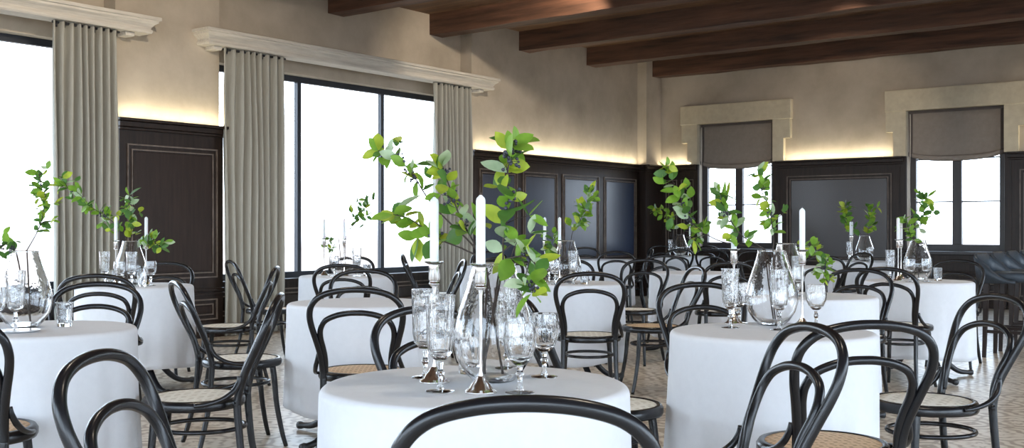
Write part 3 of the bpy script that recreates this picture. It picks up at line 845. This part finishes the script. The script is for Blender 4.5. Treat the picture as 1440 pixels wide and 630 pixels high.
def place(kind, px, py_or_d, label, by_row=True, z=TT, rz=0, group=None):
    """px, row of the foot on the table top -> position."""
    d = F*(EYE-TT)/(py_or_d-HZ) if by_row else py_or_d
    p = room((px-720)/F*d, d, z)
    rad = {'V': .114, 'S': .042, 'A': .042, 'B': .046, 'C': .039}.get(kind)
    if rad:                                   # things on one table stand clear of each other
        for _ in range(60):
            hit = [(q, r) for q, r in STOOD if (q-p).length < r+rad]
            if not hit: break
            q, r = hit[0]; v = (p-q) if (p-q).length > 1e-4 else Vector((1, 0, 0)); p = q+v.normalized()*(r+rad+.002)
            for c in TPOS.values():
                w_ = Vector((p.x-c.x, p.y-c.y, 0))
                if .335 < w_.length < .6: p -= w_.normalized()*(w_.length-.335)
        STOOD.append((p.copy(), rad))
    if kind == 'K': p = STOOD[-1][0].copy(); p.z = z
    if kind not in protos:
        protos[kind] = {'V': make_vase, 'S': make_stick, 'K': make_candle}.get(kind, lambda l: make_glass(kind, l))(label)
        o = protos[kind]; o.location = p; o.rotation_euler = (0, 0, rz)
    else: o = dup(protos[kind], p, rz, label)
    return o, d
def stick(px, d, label_s, label_c, side):
    place('S', px, d, label_s, False)
    place('K', px, d, label_c, False, TT+.3195)

VD = {'T1': (694, 2.86), 'T2': (1085, 4.52), 'T3': (34, 4.42), 'T4': (184, 7.8), 'T6': (481, 9.3), 'T7': (797, 8.1), 'T10': (956, 15.8), 'T11': (1106, 6.6), 'T12': (1291, 8.45), 'T13': (1216, 13.4)}
VL = {'T1': 'big tear-shaped glass vase on the front table', 'T2': 'tear-shaped glass vase on the front right table between two tapers', 'T3': 'tear-shaped glass vase cut by the left picture edge', 'T4': 'glass vase on the table before the dark wall panel',
      'T6': 'glass vase standing against the bright middle window', 'T7': 'glass vase in front of the bluish dark panels', 'T10': 'tiny far vase on the corner table', 'T11': 'glass vase hidden behind the front right vase, drooping lime branch in it',
      'T12': 'glass vase on the table beside the bar stools', 'T13': 'small far glass vase below the panel between the back windows'}
for k, (px, d) in VD.items(): place('V', px, d, VL[k], False)

stick(676, 2.66, 'silver candlestick in front of the big front vase', 'white taper in front of the big front vase, right of the nearest two', 'r')
stick(617, 2.84, 'silver candlestick behind the tall fluted goblet on the front table', 'white taper left of the front vase, above the fluted goblet', 'l')
stick(1057, 4.55, 'silver candlestick left of the front right vase', 'white taper left of the front right vase, against the window', 'l')
stick(1119, 4.42, 'silver candlestick right of the front right vase', 'white taper right of the front right vase, against the dark panel', 'r')
stick(1097, 6.42, 'candlestick hidden behind the front right vase', 'shorter-looking taper seen just left of the taper before the dark panel', 'b')
stick(163, 7.65, 'silver candlestick in front of the curtain on the wall-panel table', 'white taper in front of the left curtain', 'l')
stick(198, 7.75, 'silver candlestick in front of the dark wall panel', 'white taper in front of the dark wall panel', 'r')
stick(462, 9.25, 'left candlestick of the pair before the middle window', 'left taper of the thin pair before the middle window', 'l')
stick(484, 9.15, 'right candlestick of the pair before the middle window', 'right taper of the thin pair before the middle window', 'r')
stick(766, 8.05, 'candlestick left of the vase before the bluish panels', 'left taper of the pair before the bluish panels', 'l')
stick(787, 7.95, 'candlestick next to the vase before the bluish panels', 'right taper of the pair before the bluish panels', 'r')
stick(1263, 8.30, 'tall candlestick left of the vase by the bar stools', 'left taper of the pair on the table by the bar stools', 'l')
stick(1273, 8.55, 'candlestick just behind the vase by the bar stools', 'right taper of the pair on the table by the bar stools', 'r')
stick(1196, 13.3, 'left candlestick of the far pair below the wall panel', 'left taper of the far pair below the wall panel', 'l')
stick(1206, 13.4, 'right candlestick of the far pair below the wall panel', 'right taper of the far pair below the wall panel', 'r')
stick(970, 15.7, 'far candlestick on the corner table', 'far taper on the corner table', 'r')

GL = [('A', 619, 2.68, 'tall fluted goblet at the front left of the front vase'), ('A', 598, 2.93, 'tall fluted goblet half hidden behind another on the front table'), ('B', 731, 2.66, 'round cut goblet at the right front of the front table'),
      ('A', 712, 3.00, 'fluted goblet seen through the front vase'), ('C', 660, 3.02, 'cut tumbler behind the front vase'), ('B', 745, 2.92, 'cut goblet farther back at the right of the front vase'),
      ('A', 1027, 4.40, 'tall fluted goblet alone at the left of the front right table'), ('A', 1096, 4.30, 'tall fluted goblet in front of the front right vase'), ('B', 1133, 4.42, 'cut goblet at the right end of the front right table setting'), ('B', 1070, 4.62, 'cut goblet behind the left part of the front right vase'),
      ('A', 22, 4.25, 'tall fluted goblet in front of the left-edge vase'), ('C', 78, 4.45, 'small tumbler right of the left-edge vase'), ('B', 3, 4.30, 'cut goblet at the very left edge of the picture'),
      ('A', 147, 7.7, 'fluted goblet leftmost on the table before the wall panel'), ('B', 168, 7.5, 'cut goblet left of the vase before the wall panel'), ('A', 181, 7.55, 'fluted goblet in front of the vase before the wall panel'), ('B', 212, 7.6, 'cut goblet rightmost on the table before the wall panel'), ('C', 156, 7.85, 'tumbler between goblets on the table before the wall panel'), ('C', 200, 7.52, 'tumbler right of the vase before the wall panel'),
      ('A', 502, 9.15, 'fluted goblet right of the thin tapers before the window'), ('B', 470, 9.1, 'cut goblet left of the thin tapers before the window'), ('C', 516, 9.2, 'tumbler at the right of the window table'),
      ('A', 772, 8.2, 'fluted goblet left of the vase before the bluish panels'), ('B', 780, 7.8, 'cut goblet in front of the vase before the bluish panels'), ('A', 806, 7.85, 'fluted goblet against the vase before the bluish panels'), ('B', 760, 7.95, 'cut goblet leftmost on the table before the bluish panels'), ('C', 822, 7.85, 'tumbler right of the vase before the bluish panels'),
      ('A', 1252, 8.2, 'fluted goblet left of the tall candlestick by the bar stools'), ('B', 1280, 8.15, 'cut goblet in front of the vase by the bar stools'), ('C', 1318, 8.35, 'tumbler right of the vase by the bar stools'), ('B', 1303, 8.2, 'cut goblet right of the vase by the bar stools'),
      ('A', 1194, 13.2, 'far goblet left of the vase below the wall panel'), ('B', 1224, 13.2, 'far cut goblet right of the vase below the wall panel'),
      ('A', 943, 15.75, 'far goblet left of the corner vase'), ('B', 968, 15.5, 'far cut goblet right of the corner vase'),
      ('A', 1121, 6.45, 'goblet behind the front right setting, beside the drooping lime branch')]
for k, (kd, px, d, lab) in enumerate(GL): place(kd, px, d, lab, False, TT, k*.7)
bm = bmesh.new(); lathe(bm, [(0, 0), (.045, 0), (.075, .006), (.078, .008), (.05, .006), (0, .004)], 40)
o = obj('disc', bm, M['disc'], None, True); tag(o, 'flat white disc for an overexposed goblet foot on the left-edge table below the glassware', 'disc'); o.location = room((28-720)/F*4.22, 4.22, TT)  # white disc stands in for the glare on a goblet foot

# ------------------------------------------------------------------ leafy branches
def leaf(bm, base, axis, nrm, Ln, mi, rr):
    axis = axis.normalized(); side = axis.cross(nrm)
    if side.length < 1e-4: side = axis.orthogonal()
    side.normalize(); up = side.cross(axis)
    cup = rr.uniform(.10, .30); bend = rr.uniform(-.25, .12); W = Ln*rr.uniform(.23, .32)
    rows = []
    for f, wd in ((.04, .05), (.16, .50), (.34, .92), (.54, 1.0), (.72, .82), (.87, .48)):
        c = base+axis*(f*Ln)+up*(bend*Ln*f*f)
        rows.append([bm.verts.new(c-side*W*wd+up*cup*W*wd), bm.verts.new(c), bm.verts.new(c+side*W*wd+up*cup*W*wd)])
    tip = bm.verts.new(base+axis*Ln+up*bend*Ln)
    for A, B in zip(rows, rows[1:]):
        for k in range(2):
            f = bm.faces.new((A[k], A[k+1], B[k+1], B[k])); f.material_index = mi; f.smooth = True
    for k in range(2):
        f = bm.faces.new((rows[-1][k], rows[-1][k+1], tip)); f.material_index = mi; f.smooth = True
    return tip

def branch(key, pts, label, Ln=.062, start=.45, dens=1.0, seed=0, vt=0.0, twigs=3, mix=(.43, .27, .18, .12), berries=2):
    """pts: (px, py, depth offset) from the mouth of the vase outwards."""
    rr = random.Random(seed*7+3); vpx, vd = VD[key]
    vbase = room((vpx-720)/F*vd, vd, TT)
    a = rr.uniform(0, 2*PI); foot = vbase+Vector((math.cos(a)*.030, math.sin(a)*.030, .018))
    first = pix(pts[0][0], pts[0][1], vd+pts[0][2])
    dirn = Vector((first.x-vbase.x, first.y-vbase.y, 0)); dirn = dirn.normalized()*min(.030, dirn.length) if dirn.length > 0 else dirn
    neck = vbase+Vector((dirn.x, dirn.y, .308))
    path = [foot, foot.lerp(neck, .55), neck]+[pix(px, py, vd+dd) for px, py, dd in pts]
    cp = catmull(path, 7); n = len(cp)
    org = vbase.copy()
    t = thing('leafy_branch', label, 'branch', org, 0, 'leafy branches in the vases')
    loc = [p-org for p in cp]
    bm = bmesh.new(); tube(bm, loc, lambda u: .0034-.0020*u, 7)
    lb = bmesh.new(); bbs = []
    seglen = [0]
    for p, q in zip(loc, loc[1:]): seglen.append(seglen[-1]+(q-p).length)
    tot = seglen[-1]; L0 = seglen[14]; s0 = L0+(tot-L0)*start
    def at(s):
        for i in range(len(loc)-1):
            if seglen[i+1] >= s:
                f = (s-seglen[i])/max(1e-6, seglen[i+1]-seglen[i]); return loc[i].lerp(loc[i+1], f), (loc[i+1]-loc[i]).normalized()
        return loc[-1], (loc[-1]-loc[-2]).normalized()
    def rosette(p, tn, cnt, sc):
        for _ in range(cnt):
            v = Vector((rr.gauss(0, 1), rr.gauss(0, 1), rr.gauss(.15, .9)))
            v = v-tn*v.dot(tn)*.3; v.normalize(); ax = (v+tn*rr.uniform(.1, .8)).normalized()
            nr = Vector((rr.uniform(-.5, .9)*SA, -rr.uniform(.0, 1.0)*CA, rr.uniform(.1, 1))) + Vector((rr.gauss(0, .35), rr.gauss(0, .35), rr.gauss(0, .35)))
            x = rr.random(); mi = 0 if x < mix[0] else 1 if x < mix[0]+mix[1] else 2 if x < mix[0]+mix[1]+mix[2] else 3
            leaf(lb, p, ax, nr, Ln*sc*rr.uniform(.75, 1.30), mi, rr)
    s = s0; step = Ln*.44/dens; k = 0
    while s < tot-.005:
        p, tn = at(s); rosette(p, tn, rr.choice((2, 3, 3)), .95)
        if k % 2 == 0 and twigs:
            v = Vector((rr.gauss(0, 1), rr.gauss(0, 1), rr.gauss(.2, .8))); v = (v-tn*v.dot(tn)).normalized()
            q = p+(v*.8+tn*.5).normalized()*Ln*rr.uniform(.6, 1.2); tube(bm, [p, p.lerp(q, .5)+Vector((0, 0, .004)), q], lambda u: .0016-.0006*u, 5)
            rosette(q, (q-p).normalized(), 3, .85)
        s += step*rr.uniform(.75, 1.25); k += 1
    p, tn = at(tot); rosette(p, tn, 4, 1.0)
    for _ in range(berries):
        p, tn = at(s0+(tot-s0)*rr.uniform(.1, .95)); bb = bmesh.new(); bbs.append(bb)
        bmesh.ops.create_icosphere(bb, subdivisions=1, radius=Ln*.10, matrix=Matrix.Translation(p))
        for _ in range(14):
            c = p+Vector((rr.gauss(0, 1), rr.gauss(0, 1), rr.gauss(0, 1)))*Ln*.15
            bmesh.ops.create_icosphere(bb, subdivisions=1, radius=Ln*rr.uniform(.055, .09), matrix=Matrix.Translation(c))
            tube(bm, [p, c], .0008, 4)
    obj('stem', bm, M['twig'], t, True); obj('foliage', lb, None, t, True, LEAFM)
    for bb in bbs: obj('berry_cluster', bb, M['berry'], t, True)
    return t

branch('T1', [(708, 335, -.02), (716, 290, -.03), (714, 245, -.02), (720, 205, .0)], 'tallest leafy branch, rising straight up from the front vase', .074, .12, 1.0, 1, berries=4)
branch('T1', [(668, 345, .0), (645, 300, .02), (632, 262, .02), (622, 235, .03)], 'leafy branch leaning left behind the two front tapers', .058, .30, .9, 2, berries=4)
branch('T1', [(655, 352, .08), (615, 335, .12), (580, 310, .14), (556, 300, .15)], 'leafy branch reaching far left from the front vase towards the window', .072, .5, 1.1, 3, berries=1)
branch('T1', [(665, 345, .05), (610, 290, .14), (580, 245, .18), (558, 222, .2), (532, 212, .22)], 'thin leafy branch with its tip against the middle window bar', .052, .62, .8, 4, berries=3)
branch('T1', [(722, 362, -.06), (742, 362, -.12), (755, 378, -.15), (748, 412, -.16)], 'branch of lime leaves drooping over the right of the front vase', .062, .2, 1.1, 5, berries=2)
branch('T2', [(1066, 345, .0), (1042, 330, .0), (1022, 300, .02), (1012, 270, .02)], 'leafy branch standing before the left back window, left of the pale taper', .060, .25, 1.0, 6, berries=2)
branch('T2', [(1088, 338, .04), (1084, 305, .05), (1078, 280, .06), (1066, 245, .06)], 'leafy branch standing before the right pane of the left back window', .055, .25, 1.1, 7, berries=3)
branch('T2', [(1058, 347, .1), (1010, 338, .14), (972, 312, .16), (958, 280, .16), (940, 243, .16)], 'long leafy branch left of the left back window, topped against the wall cove', .064, .48, 1.15, 8, berries=3)
branch('T11', [(1122, 345, -.05), (1142, 348, -.1), (1160, 366, -.1), (1158, 392, -.12)], 'branch of lime leaves drooping right of the pale taper on the dark panel', .066, .2, 1.1, 9, mix=(.4, .05, .4, .15))
branch('T3', [(38, 352, .02), (55, 320, .05), (62, 285, .06), (55, 245, .08)], 'leafy branch standing against the window at far left, top cluster beside the curtain', .046, .32, 1.3, 10, mix=(.4, .35, .15, .1))
branch('T3', [(22, 355, -.02), (12, 345, -.04), (4, 345, -.04), (-6, 355, -.05)], 'leafy branch cut off by the left picture edge', .052, .2, 1.2, 11, mix=(.4, .4, .1, .1))
branch('T4', [(172, 325, .0), (150, 305, .02), (130, 292, .03), (108, 270, .04), (85, 262, .05)], 'long leafy branch crossing in front of the left curtain', .078, .12, 1.0, 12, berries=3)
branch('T4', [(184, 322, .0), (182, 300, .0), (182, 275, .0)], 'upright leafy branch between the tapers before the dark wall panel', .078, .1, 1.2, 13, berries=1)
branch('T4', [(200, 335, -.03), (212, 336, -.05), (226, 348, -.06)], 'short leafy branch drooping right before the dark wall panel', .072, .25, 1.2, 14, berries=0)
branch('T6', [(490, 325, .0), (502, 310, .02), (512, 295, .03), (524, 282, .05)], 'leafy branch leaning right against the bright middle window', .082, .25, 1.1, 15, mix=(.3, .5, .1, .1), berries=0)
branch('T6', [(472, 335, .0), (464, 338, .0), (460, 347, .0)], 'small sprig left of the thin tapers before the middle window', .062, .4, .9, 16, mix=(.3, .5, .1, .1), berries=0)
branch('T7', [(806, 325, .0), (815, 312, .0), (822, 295, .0), (830, 270, .0)], 'leafy branch rising before the bluish dark panels', .080, .2, 1.4, 17, mix=(.5, .2, .2, .1), berries=0)
branch('T7', [(785, 332, -.02), (776, 338, -.05), (770, 350, -.08)], 'leafy sprig hanging left of the vase before the bluish panels', .075, .2, 1.3, 18, mix=(.5, .3, .1, .1), berries=0)
branch('T10', [(945, 318, .0), (935, 305, .0), (922, 293, .0)], 'small far branch in the corner vase reaching left', .11, .2, 1.1, 19, berries=0)
branch('T10', [(968, 322, .0), (975, 325, .0), (980, 335, .0)], 'small far sprig in the corner vase reaching right', .10, .2, 1.0, 20, berries=0)
branch('T12', [(1283, 335, .0), (1278, 325, .0), (1276, 312, .0)], 'leafy sprig between the tapers by the bar stools', .075, .05, 1.3, 21, mix=(.5, .3, .15, .05), berries=0)
branch('T12', [(1292, 325, .05), (1296, 312, .06), (1300, 295, .06), (1304, 278, .06)], 'leafy branch standing against the right back window', .080, .3, 1.2, 22, mix=(.35, .5, .1, .05), berries=0)
branch('T13', [(1207, 325, .0), (1192, 315, .0), (1189, 300, .0), (1188, 290, .0)], 'far leafy branch left of the far pair of tapers', .095, .3, 1.2, 23, mix=(.45, .3, .25, 0), berries=0)
branch('T13', [(1220, 325, .0), (1222, 310, .0), (1223, 292, .0)], 'far leafy branch right of the far pair of tapers', .095, .1, 1.2, 24, mix=(.45, .3, .25, 0), berries=0)
